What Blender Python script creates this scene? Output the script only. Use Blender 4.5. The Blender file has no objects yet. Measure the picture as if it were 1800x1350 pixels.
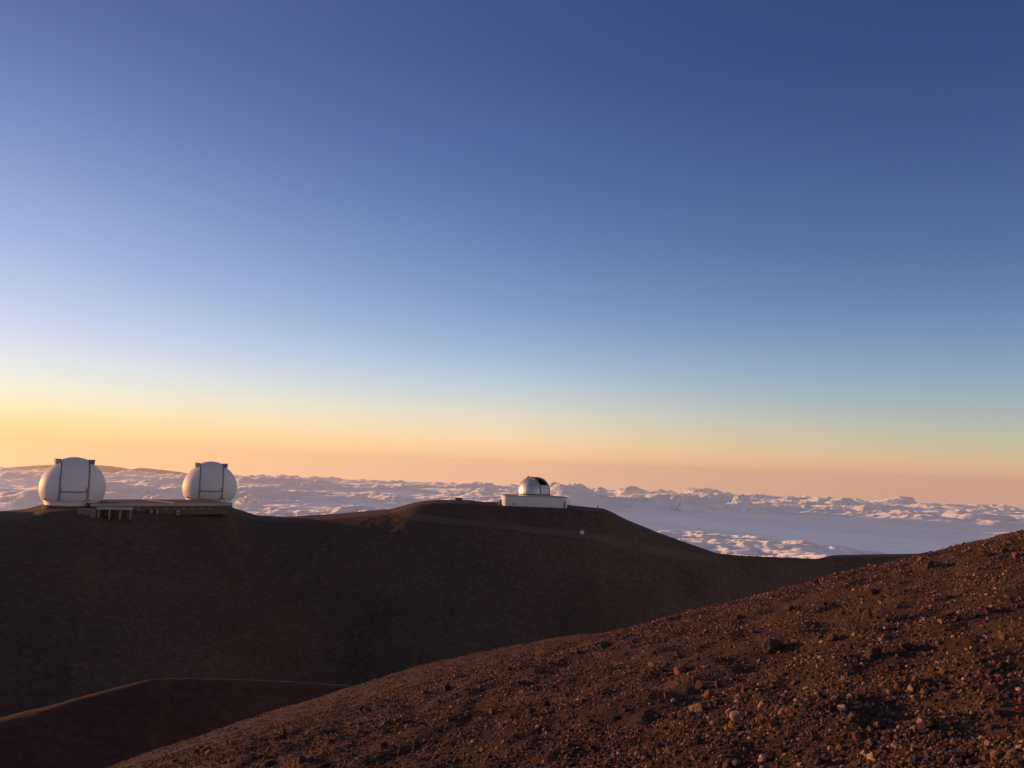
import bpy, bmesh, math, random
import numpy as np
from mathutils import Matrix, Vector
R = math.radians
sc = bpy.context.scene
COL = sc.collection
random.seed(5)
RNG = np.random.default_rng(11)

# ------------------------------------------------------------------ camera
EYE = Vector((0.0, 0.0, 1.6))
FPX, CX, CY = 1559.0, 900.0, 675.0          # focal length and centre in pixels of the 1800 x 1350 photograph
ROLL, PITCH = R(2.2), R(5.2)
CM = Matrix.Rotation(PITCH, 3, 'X') @ Matrix.Rotation(R(90), 3, 'X') @ Matrix.Rotation(ROLL, 3, 'Z')
cam = bpy.data.cameras.new('camera')
camo = bpy.data.objects.new('camera', cam)
COL.objects.link(camo)
cam.sensor_width = 36.0
cam.lens = 36.0 * FPX / 1800.0
cam.clip_start = 0.1
cam.clip_end = 1.0e6
camo.matrix_world = Matrix.Translation(EYE) @ CM.to_4x4()
sc.camera = camo

# ------------------------------------------------------------------ sky, sun, exposure
SUN_AZ, SUN_EL = -66.5, 3.5                  # degrees; azimuth from +Y, negative to the left
w = bpy.data.worlds.new('World')
sc.world = w
w.use_nodes = True
nt = w.node_tree
N, L = nt.nodes, nt.links
bg = N['Background']
sky = N.new('ShaderNodeTexSky')
sky.sky_type = 'NISHITA'
sky.sun_disc = False
sky.sun_elevation = R(SUN_EL)
sky.sun_rotation = R(SUN_AZ)
sky.altitude = 4200
BACK_SAT, BACK_TINT = .35, (.95, .81, .74, 1)   # unseen sky behind and overhead, muted pink-grey to set the light on shaded faces
bg.inputs[1].default_value = 0.1
# the camera's rendering of the dusk sky: warmth of the horizon band and depth of the blue, by height and by angle from the sun
ELS = (-1.4, -.5, .3, 1.2, 2.2, 3.4, 5, 7, 10, 14, 19, 25, 31)
NEAR = ((1.63,1.15,1.16),(1.49,1.09,1.01),(1.48,1.1,0.938),(1.77,1.25,0.937),(2.14,1.53,1.23),(2.46,1.77,1.6),(2.67,1.94,1.92),(2.72,2,2.09),(2.67,2,2.22),(2.44,1.89,2.27),(1.91,1.57,2.19),(1.46,1.25,1.94),(1.46,1.25,1.94))
MID = ((2.31,1.42,1.94),(2.24,1.39,1.77),(2.28,1.43,1.61),(2.67,1.65,1.52),(2.88,1.9,1.71),(2.91,2.1,1.98),(2.69,2.17,2.25),(2.37,2.05,2.37),(2,1.82,2.3),(1.63,1.6,2.28),(1.36,1.35,2.15),(1.19,1.15,2.03),(1.14,1.1,2.03))
FAR = ((1.96,1.24,1.77),(1.96,1.24,1.77),(2.05,1.3,1.68),(2.29,1.48,1.44),(2.2,1.64,1.51),(2.16,1.74,1.74),(2,1.79,1.92),(1.92,1.74,2.09),(1.52,1.52,2.03),(1.27,1.27,1.94),(1.09,1.1,1.87),(0.852,0.92,1.75),(0.803,0.89,1.73))
def mth(op, a, b=None):
    m = N.new('ShaderNodeMath')
    m.operation = op
    for i, q in enumerate((a, b)):
        if q is None: continue
        if isinstance(q, (int, float)): m.inputs[i].default_value = q
        else: L.new(q, m.inputs[i])
    return m.outputs[0]
tc = N.new('ShaderNodeTexCoord')
nv = N.new('ShaderNodeVectorMath'); nv.operation = 'NORMALIZE'; L.new(tc.outputs['Generated'], nv.inputs[0])
sx = N.new('ShaderNodeSeparateXYZ'); L.new(nv.outputs[0], sx.inputs[0])
cz = N.new('ShaderNodeCombineXYZ'); L.new(sx.outputs[0], cz.inputs[0]); L.new(sx.outputs[1], cz.inputs[1])
L.new(mth('MAXIMUM', sx.outputs[2], .003), cz.inputs[2]); L.new(cz.outputs[0], sky.inputs[0])
el = mth('MULTIPLY', mth('ARCSINE', sx.outputs[2]), 180 / math.pi)
elf = mth('DIVIDE', mth('ADD', el, 1.5), 32.5)
az = mth('MULTIPLY', mth('ARCTAN2', sx.outputs[0], sx.outputs[1]), 180 / math.pi)
dz = mth('ABSOLUTE', mth('SUBTRACT', az, SUN_AZ))
dz = mth('MINIMUM', dz, mth('SUBTRACT', 360.0, dz))
def ramp(tab):
    r = N.new('ShaderNodeValToRGB')
    r.color_ramp.interpolation = 'LINEAR'
    e = r.color_ramp.elements
    while len(e) < len(tab): e.new(0.5)
    for i, (h, c) in enumerate(zip(ELS, tab)):
        e[i].position = (h + 1.5) / 32.5
    for i, (h, c) in enumerate(zip(ELS, tab)):
        e[i].color = (c[0] / 3.5, c[1] / 3.5, c[2] / 3.5, 1)
    L.new(elf, r.inputs[0])
    return r.outputs[0]
def mixc(f, a, b, t='MIX'):
    m = N.new('ShaderNodeMix'); m.data_type = 'RGBA'; m.blend_type = t
    if isinstance(f, (int, float)): m.inputs[0].default_value = f
    else: L.new(f, m.inputs[0])
    for s, q in ((m.inputs[6], a), (m.inputs[7], b)):
        if isinstance(q, tuple): s.default_value = q
        else: L.new(q, s)
    return m.outputs[2]
def mr(v, a, b):
    m = N.new('ShaderNodeMapRange'); L.new(v, m.inputs[0])
    m.inputs[1].default_value = a; m.inputs[2].default_value = b
    return m.outputs[0]
t1 = mixc(mr(dz, 37.5, 66.3), ramp(NEAR), ramp(MID))
t2 = mixc(mr(dz, 66.3, 95.3), t1, ramp(FAR))
tint = mixc(1.0, t2, (3.5, 3.5, 3.5, 1), 'MULTIPLY')
skyc = mixc(1.0, sky.outputs[0], tint, 'MULTIPLY')
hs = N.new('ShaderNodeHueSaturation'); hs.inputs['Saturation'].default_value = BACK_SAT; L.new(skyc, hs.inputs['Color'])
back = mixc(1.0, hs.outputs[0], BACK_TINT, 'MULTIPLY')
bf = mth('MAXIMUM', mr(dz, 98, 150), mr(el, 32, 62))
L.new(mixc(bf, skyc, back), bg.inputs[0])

sl = bpy.data.lights.new('sun', 'SUN')
sl.energy = 5.0
sl.angle = R(0.5)
sl.color = (1.0, 0.445, 0.14)
SUNV = Vector((math.sin(R(SUN_AZ)) * math.cos(R(SUN_EL)), math.cos(R(SUN_AZ)) * math.cos(R(SUN_EL)), math.sin(R(SUN_EL))))
so = bpy.data.objects.new('sun', sl)
COL.objects.link(so)
so.rotation_euler = SUNV.to_track_quat('Z', 'Y').to_euler()
so.location = SUNV * 50

vs = sc.view_settings
vs.view_transform = 'Standard'
vs.look = 'None'
vs.exposure = 0.0
vs.gamma = 1.0
vs.use_curve_mapping = False
sc.cycles.use_denoising = True
sc.cycles.max_bounces = 6
sc.cycles.volume_bounces = 1

# ------------------------------------------------------------------ helpers
def ray(px, py):
    d = CM @ Vector(((px - CX) / FPX, -(py - CY) / FPX, -1.0))
    return d / d.y                            # unit step in depth (y)
def P(px, py, depth):
    return EYE + ray(px, py) * depth
def lvl(px, depth, z):                        # the point at that column and depth which has height z
    lo, hi = 300.0, 1400.0
    for _ in range(40):
        m = (lo + hi) / 2
        if P(px, m, depth).z > z: lo = m
        else: hi = m
    return P(px, lo, depth)

def hsh(ix, iy, seed):
    h = (ix.astype(np.int64) * 374761393 + iy.astype(np.int64) * 668265263 + seed * 974634777) & 0xffffffff
    h = ((h ^ (h >> 13)) * 1274126177) & 0xffffffff
    return (h ^ (h >> 16)) & 0xffffffff
def noise2(x, y, seed=0):
    ix, iy = np.floor(x), np.floor(y)
    fx, fy = x - ix, y - iy
    u = fx * fx * fx * (fx * (fx * 6 - 15) + 10)
    v = fy * fy * fy * (fy * (fy * 6 - 15) + 10)
    def g(ox, oy):
        a = hsh(ix + ox, iy + oy, seed) * (2 * math.pi / 4294967296.0)
        return np.cos(a) * (fx - ox) + np.sin(a) * (fy - oy)
    a = g(0, 0) * (1 - u) + g(1, 0) * u
    b = g(0, 1) * (1 - u) + g(1, 1) * u
    return (a * (1 - v) + b * v) * 1.41
def fbm(x, y, lam, octs, gain=.5, seed=0, billow=False):
    s, amp, f = 0.0, 1.0, 1.0 / lam
    for o in range(octs):
        n = noise2(x * f + 17.3 * o, y * f - 9.1 * o, seed + o)
        s = s + amp * (2.2 * np.abs(n) if billow else n)
        amp *= gain; f *= 2.03
    return s
def puffs(x, y, lam, seed, keep=1.0):
    '''rounded heads: height of the tallest spherical cap of a jittered grid over each point, 0 to about 1'''
    X_, Y_ = x / lam, y / lam
    ix, iy = np.floor(X_), np.floor(Y_)
    best = np.zeros_like(X_)
    for ox in (-1, 0, 1):
        for oy in (-1, 0, 1):
            cx_, cy_ = ix + ox, iy + oy
            r1 = hsh(cx_, cy_, seed) / 4294967296.0; r2 = hsh(cx_, cy_, seed + 1) / 4294967296.0
            r3 = hsh(cx_, cy_, seed + 2) / 4294967296.0; r4 = hsh(cx_, cy_, seed + 3) / 4294967296.0
            rad = .45 + .5 * r3
            d2 = ((X_ - cx_ - r1) ** 2 + (Y_ - cy_ - r2) ** 2) / rad ** 2
            cap = np.sqrt(np.maximum(1 - d2, 0)) * rad
            best = np.maximum(best, np.where(r4 < keep, cap, cap * .35))
    return best
def sstep(a, b, x):
    t = np.clip((x - a) / (b - a), 0, 1)
    return t * t * (3 - 2 * t)

def link(o, parent=None):
    COL.objects.link(o)
    if parent is not None: o.parent = parent
    return o
def tag(o, label=None, cat=None, group=None, kind=None):
    if label: o['label'] = label
    if cat: o['category'] = cat
    if group: o['group'] = group
    if kind: o['kind'] = kind
    return o
def empty(name, loc, rz=0.0):
    o = bpy.data.objects.new(name, None)
    o.empty_display_size = 1.0
    o.location = loc; o.rotation_euler = (0, 0, rz)
    return link(o)
def grid_mesh(name, X, Y, Z, mat, smooth=True, wrap=False):
    r, c = X.shape
    me = bpy.data.meshes.new(name)
    me.vertices.add(r * c)
    me.vertices.foreach_set('co', np.stack([X, Y, Z], -1).astype(np.float32).ravel())
    i = np.arange(r * c).reshape(r, c)
    if wrap: i = np.concatenate([i, i[:, :1]], 1)
    q = np.stack([i[:-1, :-1], i[:-1, 1:], i[1:, 1:], i[1:, :-1]], -1).reshape(-1, 4)
    me.loops.add(q.size); me.polygons.add(len(q))
    me.loops.foreach_set('vertex_index', q.ravel().astype(np.int32))
    me.polygons.foreach_set('loop_start', np.arange(0, q.size, 4, dtype=np.int32))
    me.polygons.foreach_set('use_smooth', np.full(len(q), smooth))
    me.update(calc_edges=True)
    me.materials.append(mat)
    return link(bpy.data.objects.new(name, me))
class MB:
    def __init__(s): s.v, s.f = [], []
    def add(s, vs_, fs):
        n = len(s.v); s.v += [tuple(q) for q in vs_]; s.f += [tuple(n + i for i in f) for f in fs]; return s
    def box(s, x0, x1, y0, y1, z0, z1, bev=0.0):
        b = bev
        if not b:
            return s.add([(x, y, z) for z in (z0, z1) for y in (y0, y1) for x in (x0, x1)],
                         [(0, 2, 3, 1), (4, 5, 7, 6), (0, 1, 5, 4), (1, 3, 7, 5), (3, 2, 6, 7), (2, 0, 4, 6)])
        ring = lambda z, k: [(x0 + b + k, y0 + k, z), (x1 - b - k, y0 + k, z), (x1 - k, y0 + b + k, z), (x1 - k, y1 - b - k, z), (x1 - b - k, y1 - k, z), (x0 + b + k, y1 - k, z), (x0 + k, y1 - b - k, z), (x0 + k, y0 + b + k, z)]
        return s.rings([ring(z0, 0), ring(z1 - b, 0), ring(z1, b * .5)], True, True)
    def rings(s, rs, cap0=False, cap1=False):
        n = len(rs[0]); f = []
        for k in range(len(rs) - 1):
            for i in range(n):
                j = (i + 1) % n
                f.append((k * n + i, k * n + j, (k + 1) * n + j, (k + 1) * n + i))
        if cap0: f.append(tuple(range(n - 1, -1, -1)))
        if cap1: f.append(tuple((len(rs) - 1) * n + i for i in range(n)))
        return s.add([q for r_ in rs for q in r_], f)
    def cyl(s, x, y, z0, z1, r0, r1=None, n=12):
        r1 = r0 if r1 is None else r1
        c = [(math.cos(2 * math.pi * i / n), math.sin(2 * math.pi * i / n)) for i in range(n)]
        return s.rings([[(x + r0 * a, y + r0 * b, z0) for a, b in c], [(x + r1 * a, y + r1 * b, z1) for a, b in c]], True, True)
    def build(s, name, mat, parent=None, smooth=False):
        me = bpy.data.meshes.new(name)
        me.from_pydata(s.v, [], s.f)
        me.validate()
        if smooth: me.polygons.foreach_set('use_smooth', [True] * len(me.polygons))
        me.materials.append(mat)
        me.update()
        return link(bpy.data.objects.new(name, me), parent)

# ------------------------------------------------------------------ materials
def new_mat(name):
    m = bpy.data.materials.new(name); m.use_nodes = True
    return m, m.node_tree.nodes, m.node_tree.links, m.node_tree.nodes['Principled BSDF']
def noise_node(n, l, scale, detail=6, rough=.55, coord='Object', dim='3D'):
    t = n.new('ShaderNodeTexCoord'); x = n.new('ShaderNodeTexNoise')
    x.inputs['Scale'].default_value = scale; x.inputs['Detail'].default_value = detail; x.inputs['Roughness'].default_value = rough
    l.new(t.outputs[coord], x.inputs['Vector'])
    return x.outputs['Fac']
def ramp_node(n, l, fac, stops):
    r = n.new('ShaderNodeValToRGB'); e = r.color_ramp.elements
    while len(e) < len(stops): e.new(.5)
    for i, (p, c) in enumerate(stops): e[i].position = p
    for i, (p, c) in enumerate(stops): e[i].color = (*c, 1)
    l.new(fac, r.inputs[0]); return r.outputs[0]
def bump_node(n, l, h, strength, dist, b):
    u = n.new('ShaderNodeBump'); u.inputs['Strength'].default_value = strength; u.inputs['Distance'].default_value = dist
    l.new(h, u.inputs['Height']); l.new(u.outputs[0], b.inputs['Normal'])
def mixn(n, l, f, a, b, t='MIX'):
    m = n.new('ShaderNodeMix'); m.data_type = 'RGBA'; m.blend_type = t
    if isinstance(f, (int, float)): m.inputs[0].default_value = f
    else: l.new(f, m.inputs[0])
    l.new(a, m.inputs[6]); l.new(b, m.inputs[7]); return m.outputs[2]

def soil_mat(name, dark, mid, light, s1, s2, bstr, bdist, bscale):
    m, n, l, b = new_mat(name)
    big = ramp_node(n, l, noise_node(n, l, s1, 5), [(.3, dark), (.5, mid), (.72, light)])
    fine = ramp_node(n, l, noise_node(n, l, s2, 8, .7), [(.25, (.45, .42, .42)), (.5, (.95, .95, .95)), (.8, (1.5, 1.45, 1.4))])
    l.new(mixn(n, l, 1.0, big, fine, 'MULTIPLY'), b.inputs['Base Color'])
    b.inputs['Roughness'].default_value = 1.0
    b.inputs['Specular IOR Level'].default_value = .15
    bump_node(n, l, noise_node(n, l, bscale, 8, .75), bstr, bdist, b)
    return m
SOIL = soil_mat('cinder_soil', (.042, .027, .022), (.072, .045, .035), (.12, .074, .054), .55, 28, .9, .03, 45)
HILL = soil_mat('dark_cinder', (.078, .054, .042), (.096, .067, .052), (.118, .078, .058), .02, .35, .5, .35, .5)
REDC = soil_mat('red_cinder', (.070, .034, .025), (.088, .040, .029), (.105, .052, .037), .03, .5, .8, .4, .7)
ROADM = soil_mat('graded_gravel', (.11, .082, .066), (.125, .092, .073), (.14, .10, .08), .05, 1.2, .3, .1, 2)
def stone_mat(name, lo, hi, lighter, rnd=True):
    m, n, l, b = new_mat(name)
    oi = n.new('ShaderNodeObjectInfo')
    base = ramp_node(n, l, oi.outputs['Random'], [(0, lo), (.45, tuple((a + c) / 2 for a, c in zip(lo, hi))), (.86, hi), (1, lighter)])
    fine = ramp_node(n, l, noise_node(n, l, 3.2, 6, .7), [(.25, (.55, .5, .5)), (.55, (1, 1, 1)), (.8, (1.3, 1.25, 1.2))])
    l.new(mixn(n, l, 1.0, base, fine, 'MULTIPLY'), b.inputs['Base Color'])
    b.inputs['Roughness'].default_value = .9
    b.inputs['Specular IOR Level'].default_value = .25
    bump_node(n, l, noise_node(n, l, 7, 6, .7), .5, .08, b)
    return m
STONE = stone_mat('lava_stone', (.07, .042, .034), (.16, .075, .05), (.27, .17, .11))
GRAV = stone_mat('lapilli', (.030, .020, .016), (.20, .108, .074), (.60, .40, .27))
TAN = stone_mat('tan_stone', (.36, .22, .13), (.38, .24, .15), (.40, .26, .17))
RUST = stone_mat('rust_stone', (.22, .085, .05), (.24, .095, .055), (.26, .11, .06))
BLACKST = stone_mat('dark_stone', (.055, .036, .029), (.07, .046, .036), (.085, .055, .043))
def plain(name, col, rough=.6, metal=0.0, var=.12, scale=.6, spec=.5):
    m, n, l, b = new_mat(name)
    c0 = tuple(q * (1 - var) for q in col); c1 = tuple(min(1, q * (1 + var)) for q in col)
    l.new(ramp_node(n, l, noise_node(n, l, scale, 6, .65), [(.3, c0), (.7, c1)]), b.inputs['Base Color'])
    b.inputs['Roughness'].default_value = rough; b.inputs['Metallic'].default_value = metal
    b.inputs['Specular IOR Level'].default_value = spec
    return m
DOMEW = plain('white_dome_paint', (.76, .74, .75), .55, 0, .035, .35, .3)
SHUT = plain('white_shutter_paint', (.68, .67, .71), .45, 0, .04, .5)
RAIL = plain('grey_steel', (.30, .29, .30), .6, 0, .15, 1)
DARK = plain('dark_steel', (.10, .095, .09), .6, 0, .2, 1)
CONC = plain('pale_concrete', (.50, .47, .44), .9, 0, .1, .5)
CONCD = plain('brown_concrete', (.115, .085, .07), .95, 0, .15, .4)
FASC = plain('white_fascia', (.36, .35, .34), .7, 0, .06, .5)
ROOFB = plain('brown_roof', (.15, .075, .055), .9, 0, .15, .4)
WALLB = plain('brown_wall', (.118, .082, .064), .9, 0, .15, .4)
GLASSD = plain('dark_glass', (.04, .045, .05), .15, 0, .1, 1)
ALU = plain('aluminium', (.60, .62, .66), .54, 1.0, .16, .35)
ALU2 = plain('aluminium_shutter', (.50, .52, .54), .45, .6, .06, .6)
WHITEP = plain('white_paint', (.62, .62, .61), .55, 0, .05, .4)
INNER = plain('dark_interior', (.035, .035, .04), .9, 0, .1, 1)
WOODP = plain('dark_post', (.05, .042, .038), .9, 0, .2, 3)

# ------------------------------------------------------------------ foreground slope: a convex cinder cone flank
H0, TS = 1.6, 30.0
K0 = H0 / TS ** 2
SIL = [(1800, 936), (1640, 974), (1450, 1027), (1300, 1065), (1200, 1092), (1067, 1108), (1000, 1127), (900, 1156), (800, 1190), (700, 1217), (600, 1246), (467, 1284), (389, 1306), (272, 1342)]
uu, ww = np.array([ray(*q).x for q in SIL]), np.array([ray(*q).z for q in SIL])
SA, SB = np.linalg.lstsq(np.c_[uu, np.ones(len(uu))], ww + 2 * np.sqrt(H0 * K0 * (1 + uu ** 2)), rcond=None)[0]
def z_slope(x, y, detail=True):
    r2 = x * x + y * y
    r = np.sqrt(r2); a = np.arctan2(x, y)
    z = SA * x + SB * y - K0 * r2
    # the second swell further down the flank
    z = z + np.interp(a, [-1.2, -.40, -.27, -.1, .0, .09, .18, 3], [0, 1.45, 1.75, 2.1, 1.75, 1.15, 0, 0]) * np.exp(-((r - 54) / 9.0) ** 2)
    if detail:
        near = np.exp(-r / 60)
        z = z + .16 * fbm(x, y, 9.0, 2, .5, 3) * sstep(4, 14, r)
        z = z + (.10 * fbm(x * .75 + y * .3, y - x * .2, 1.7, 3, .55, 21) + .125 * fbm(x, y * .85, .85, 2, .5, 31) - .07 * np.maximum(fbm(x, y, .55, 2, .5, 36) - .15, 0)) * near
        z = z + .022 * fbm(x, y, .20, 3, .6, 51) * np.exp(-r / 20)
    return z
aa = np.concatenate([np.linspace(-2.6, -.66, 70)[:-1], np.linspace(-.66, .66, 620), np.linspace(.66, 2.6, 70)[1:]])
rr = np.concatenate([np.linspace(.15, 1.9, 24)[:-1], np.geomspace(1.9, 42, 380), np.geomspace(42, 130, 60)[1:]])
A, RR = np.meshgrid(aa, rr)
X, Y = RR * np.sin(A), RR * np.cos(A)
Z = z_slope(X, Y)
tag(grid_mesh('foreground_slope', X, Y, Z, SOIL), kind='structure')
def hit(px, py, fn, t0, t1, n=400):           # where a pixel's ray meets a terrain
    d = ray(px, py)
    ts = np.geomspace(t0, t1, n)
    dz_ = EYE.z + d.z * ts - fn(d.x * ts, ts)
    k = np.argmax(dz_ < 0)
    if dz_[k] >= 0: return None
    t = ts[max(k - 1, 0)] + (ts[k] - ts[max(k - 1, 0)]) * .5
    return Vector((d.x * t, t, float(fn(np.array([d.x * t]), np.array([t]))[0])))

# ------------------------------------------------------------------ terrain by crest lines
def table(pts):
    u = np.array([ray(p[0], p[1]).x for p in pts]); z = np.array([P(p[0], p[1], p[2]).z for p in pts])
    cols = [z] + [np.array([p[k] for p in pts], float) for k in range(2, len(pts[0]))]
    g = np.linspace(-2.0, 2.0, 4001)
    ker = np.exp(-np.linspace(-2.5, 2.5, 11) ** 2 / 2); ker /= ker.sum()
    out = []
    for c in cols:
        v = np.interp(g, u, c)
        out.append(np.convolve(np.pad(v, 5, mode='edge'), ker, 'valid'))
    wk = np.exp(-np.linspace(-2.5, 2.5, 351) ** 2 / 2); wk /= wk.sum()
    out.append(np.convolve(np.pad(out[0], 175, mode='edge'), wk, 'valid'))
    return g, out
RIDGE = table([(-2200, 795, 505, 50), (-1200, 837, 505, 50), (-500, 870, 505, 50), (-200, 868, 505, 50), (-90, 874, 504, 48), (-35, 891, 503, 47), (0, 898.5, 502, 47), (45, 895, 505, 47), (66, 889, 510, 48), (80, 885.5, 512, 48), (150, 883, 516, 44), (180, 884.5, 520, 36), (235, 886, 540, 46), (270, 887.5, 560, 55), (400, 889.5, 600, 52), (412, 893, 603, 44), (425, 897, 604, 38), (450, 905.5, 604, 32), (500, 908.5, 604, 34), (600, 902.5, 600, 34), (690, 894, 596, 36),  # crest left of the view raised as an added berm to shade the platform
               (722, 885, 590, 31), (740, 881, 588, 29), (765, 878.5, 588, 29), (800, 878.5, 589, 31), (830, 879, 590, 33), (842, 882, 592, 35), (885, 882.5, 600, 44), (1000, 887, 604, 44), (1010, 889, 602, 42), (1060, 893.5, 596, 34), (1078, 901, 594, 30), (1100, 913, 592, 27), (1170, 941, 595, 20), (1260, 972.5, 606, 12), (1300, 976.5, 620, 8), (1435, 982.5, 680, 8), (1447, 980, 700, 10), (1462, 976, 715, 16), (1530, 974.5, 735, 20), (1640, 973, 760, 20), (1900, 985, 790, 20), (2600, 1040, 800, 20)])
def z_ridge(x, y, detail=True):
    u = x / np.maximum(y, 1)
    g, (zc, D, fl, zs) = RIDGE
    zc, D, fl, zs = (np.interp(u, g, c) for c in (zc, D, fl, zs))
    q = D - y
    f = np.maximum(q - fl, 0); bk = np.maximum(-q, 0)
    zc = zs + (zc - zs) * np.exp(-(f / 22.0) ** 1.5)
    e = 9.0
    drop = (.36 + .24 * sstep(-.30, -.17, u)) * (np.sqrt(f * f + e * e) - e)
    drop = drop + .015 * np.clip(q, 0, fl)
    z = zc - drop - .55 * (np.sqrt(bk * bk + 25) - 5)
    if detail:
        s = sstep(2, 30, f)
        z = z + s * (2.2 * fbm(x, y, 70, 3, .45, 5) + .5 * fbm(x, y, 9, 3, .5, 8)) + .12 * fbm(x, y, 6, 2, .5, 9)
    return z
ug = np.concatenate([np.linspace(-2.0, -.64, 90)[:-1], np.linspace(-.64, .64, 600), np.linspace(.64, 1.1, 40)[1:]])
qg = np.concatenate([-np.geomspace(260, 8, 22), np.linspace(-6, 70, 60), np.geomspace(73, 300, 110)])
U, Q = np.meshgrid(ug, qg)
Yr = np.interp(U, RIDGE[0], RIDGE[1][1]) - Q
Yr = np.maximum(Yr, 95)
Xr = U * Yr
tag(grid_mesh('summit_ridge', Xr, Yr, z_ridge(Xr, Yr), HILL), kind='structure')

SHO = table([(-1500, 1500, 120), (-400, 1360, 150), (0, 1266, 172), (100, 1240, 180), (200, 1212, 190), (262, 1197, 197), (300, 1194.5, 204), (380, 1195, 212), (500, 1199, 222), (640, 1208, 230), (800, 1235, 232), (1000, 1290, 230), (1300, 1400, 220)])
def z_sho(x, y, detail=True):
    u = x / np.maximum(y, 1)
    zc, D = (np.interp(u, SHO[0], c) for c in SHO[1][:2])
    q = D - y
    f = np.maximum(q, 0); bk = np.maximum(-q, 0)
    z = zc - .24 * (np.sqrt(f * f + 6) - 2.45) - .5 * (np.sqrt(bk * bk + 16) - 4)
    if detail: z = z + sstep(2, 25, f) * .9 * fbm(x, y, 35, 4, .5, 77) + .10 * fbm(x, y, 4, 3, .5, 78)
    return z
U, Q = np.meshgrid(np.linspace(-1.5, .35, 420), np.concatenate([-np.geomspace(150, 2, 24), np.linspace(-1.5, 12, 20), np.geomspace(13, 175, 90)]))
Ys = np.maximum(np.interp(U, SHO[0], SHO[1][1]) - Q, 40)
Xs = U * Ys
tag(grid_mesh('cinder_shoulder', Xs, Ys, z_sho(Xs, Ys), REDC), kind='structure')

# graded road crossing the hillside below the silver dome
def ribbon(name, pts, width, fn, mat, lift):
    c = [hit(px, py, lambda x, y: fn(x, y, False), 150, 900, 1500) for px, py in pts]
    c = [q for q in c if q is not None]
    a = np.array([[q.x, q.y] for q in c])
    s = np.r_[0, np.cumsum(np.linalg.norm(np.diff(a, axis=0), axis=1))]
    t = np.arange(0, s[-1], 1.5)
    a = np.stack([np.interp(t, s, a[:, 0]), np.interp(t, s, a[:, 1])], 1)
    ker = np.ones(9) / 9
    a = np.stack([np.convolve(np.pad(a[:, k], 4, mode='edge'), ker, 'valid') for k in (0, 1)], 1)
    d = np.gradient(a, axis=0); d /= np.linalg.norm(d, axis=1)[:, None]
    nrm = np.stack([-d[:, 1], d[:, 0]], 1)
    offs = np.linspace(-.5, .5, 9) * width
    XX = a[:, :1] + nrm[:, :1] * offs; YY = a[:, 1:] + nrm[:, 1:] * offs
    ZZ = fn(XX, YY) 
    ZZ = ZZ + lift
    return grid_mesh(name, XX.T, YY.T, ZZ.T, mat)
tag(ribbon('gravel_road', [(690, 900), (715, 906), (750, 912), (800, 919), (870, 928), (950, 938), (1040, 950), (1130, 963), (1210, 976), (1270, 985)], 6.0, z_ridge, ROADM, .28), kind='structure')

# ------------------------------------------------------------------ cloud sea, with the curve of the earth
RE = 6.371e6
CB = -2050.0
m, n, l, b = new_mat('cloud')
b.inputs['Base Color'].default_value = (.93, .93, .93, 1)
b.inputs['Roughness'].default_value = 1.0
b.inputs['Specular IOR Level'].default_value = 0.0
b.inputs['Sheen Weight'].default_value = .9               # droplets scatter forward at glancing angles
b.inputs['Sheen Roughness'].default_value = .55
CLOUD = m
def z_cloud(x, y):
    d = np.hypot(x, y); a = np.degrees(np.arctan2(x, y)); k = d / 1000
    wx = x + 260 * noise2(x / 900, y / 900, 201) + 90 * noise2(x / 300, y / 300, 203)
    wy = y + 260 * noise2(x / 900 + 40, y / 900 - 3, 202) + 90 * noise2(x / 300 + 9, y / 300, 204)
    cover = fbm(x * .6 + 3000, y, 11000, 4, .5, 210)                         # where the deck is lumpy
    lump = sstep(-.22, .30, cover)
    # smooth grey bank to the right at middle distance
    edge = 28.5 + 1.5 * noise2(x / 4000, y / 4000, 9) - .30 * np.maximum(a - 12, 0)
    bank = sstep(1, 9, a) * sstep(edge - 1, edge + 6, k) * (1 - sstep(48, 60, k))
    lump = lump * (1 - .95 * bank)
    near = (1 - sstep(28, 33, k)) * (1 - .7 * sstep(16, 24, a))
    h = 300 * fbm(x, y * 1.25, 9500, 3, .5, 220) * (1 - .75 * bank) * (1 - .55 * sstep(95, 140, k)) * (1 - .5 * near)
    h = h + lump * (200 * puffs(wx * .7, wy, 2300, 230, .35) + 200 * puffs(wx * .8, wy, 950, 240, .4))
    h = h + (.30 + .70 * lump) * (1 - .85 * bank) * (110 * puffs(wx, wy, 430, 250, .6) + 14 * fbm(x, y, 240, 2, .5, 255))
    tow = sstep(.22, .55, fbm(x + 500, y, 6500, 2, .5, 260))                 # taller heads
    h = h + tow * lump * (420 * puffs(wx, wy, 1900, 270, .6) + 160 * puffs(wx, wy, 700, 275, .8)) * sstep(24, 50, k)
    h = h + near * (110 * puffs(wx, wy, 1000, 280, .6) + 80 * puffs(wx, wy, 560, 285, .8) + 45 * puffs(wx, wy, 260, 290, .8))
    rim = np.exp(-((a - 3.6) / 1.7) ** 2) * sstep(33.5, 38, k) * (1 - sstep(60, 68, k))   # taller clouds added behind the hill to cast shade on the bank
    h = h + rim * (400 + 330 * puffs(wx, wy, 1300, 300, .7) + 130 * puffs(wx, wy, 480, 303, .8)) - bank * (90 + .044 * np.clip(x - 4000, 0, 22000))  # bank also sunk and tilted away from the sun to stay shaded
    h = h + bank * (60 * puffs(wx * .6, wy, 1800, 305, .6) + 22 * puffs(wx, wy, 520, 308, .8))
    return CB + h - d * d / (2 * RE)
az_g = np.concatenate([np.radians(np.linspace(-180, -35, 50))[:-1], np.radians(np.linspace(-35, 35, 940)), np.radians(np.linspace(35, 180, 50))[1:-1]])
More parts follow.
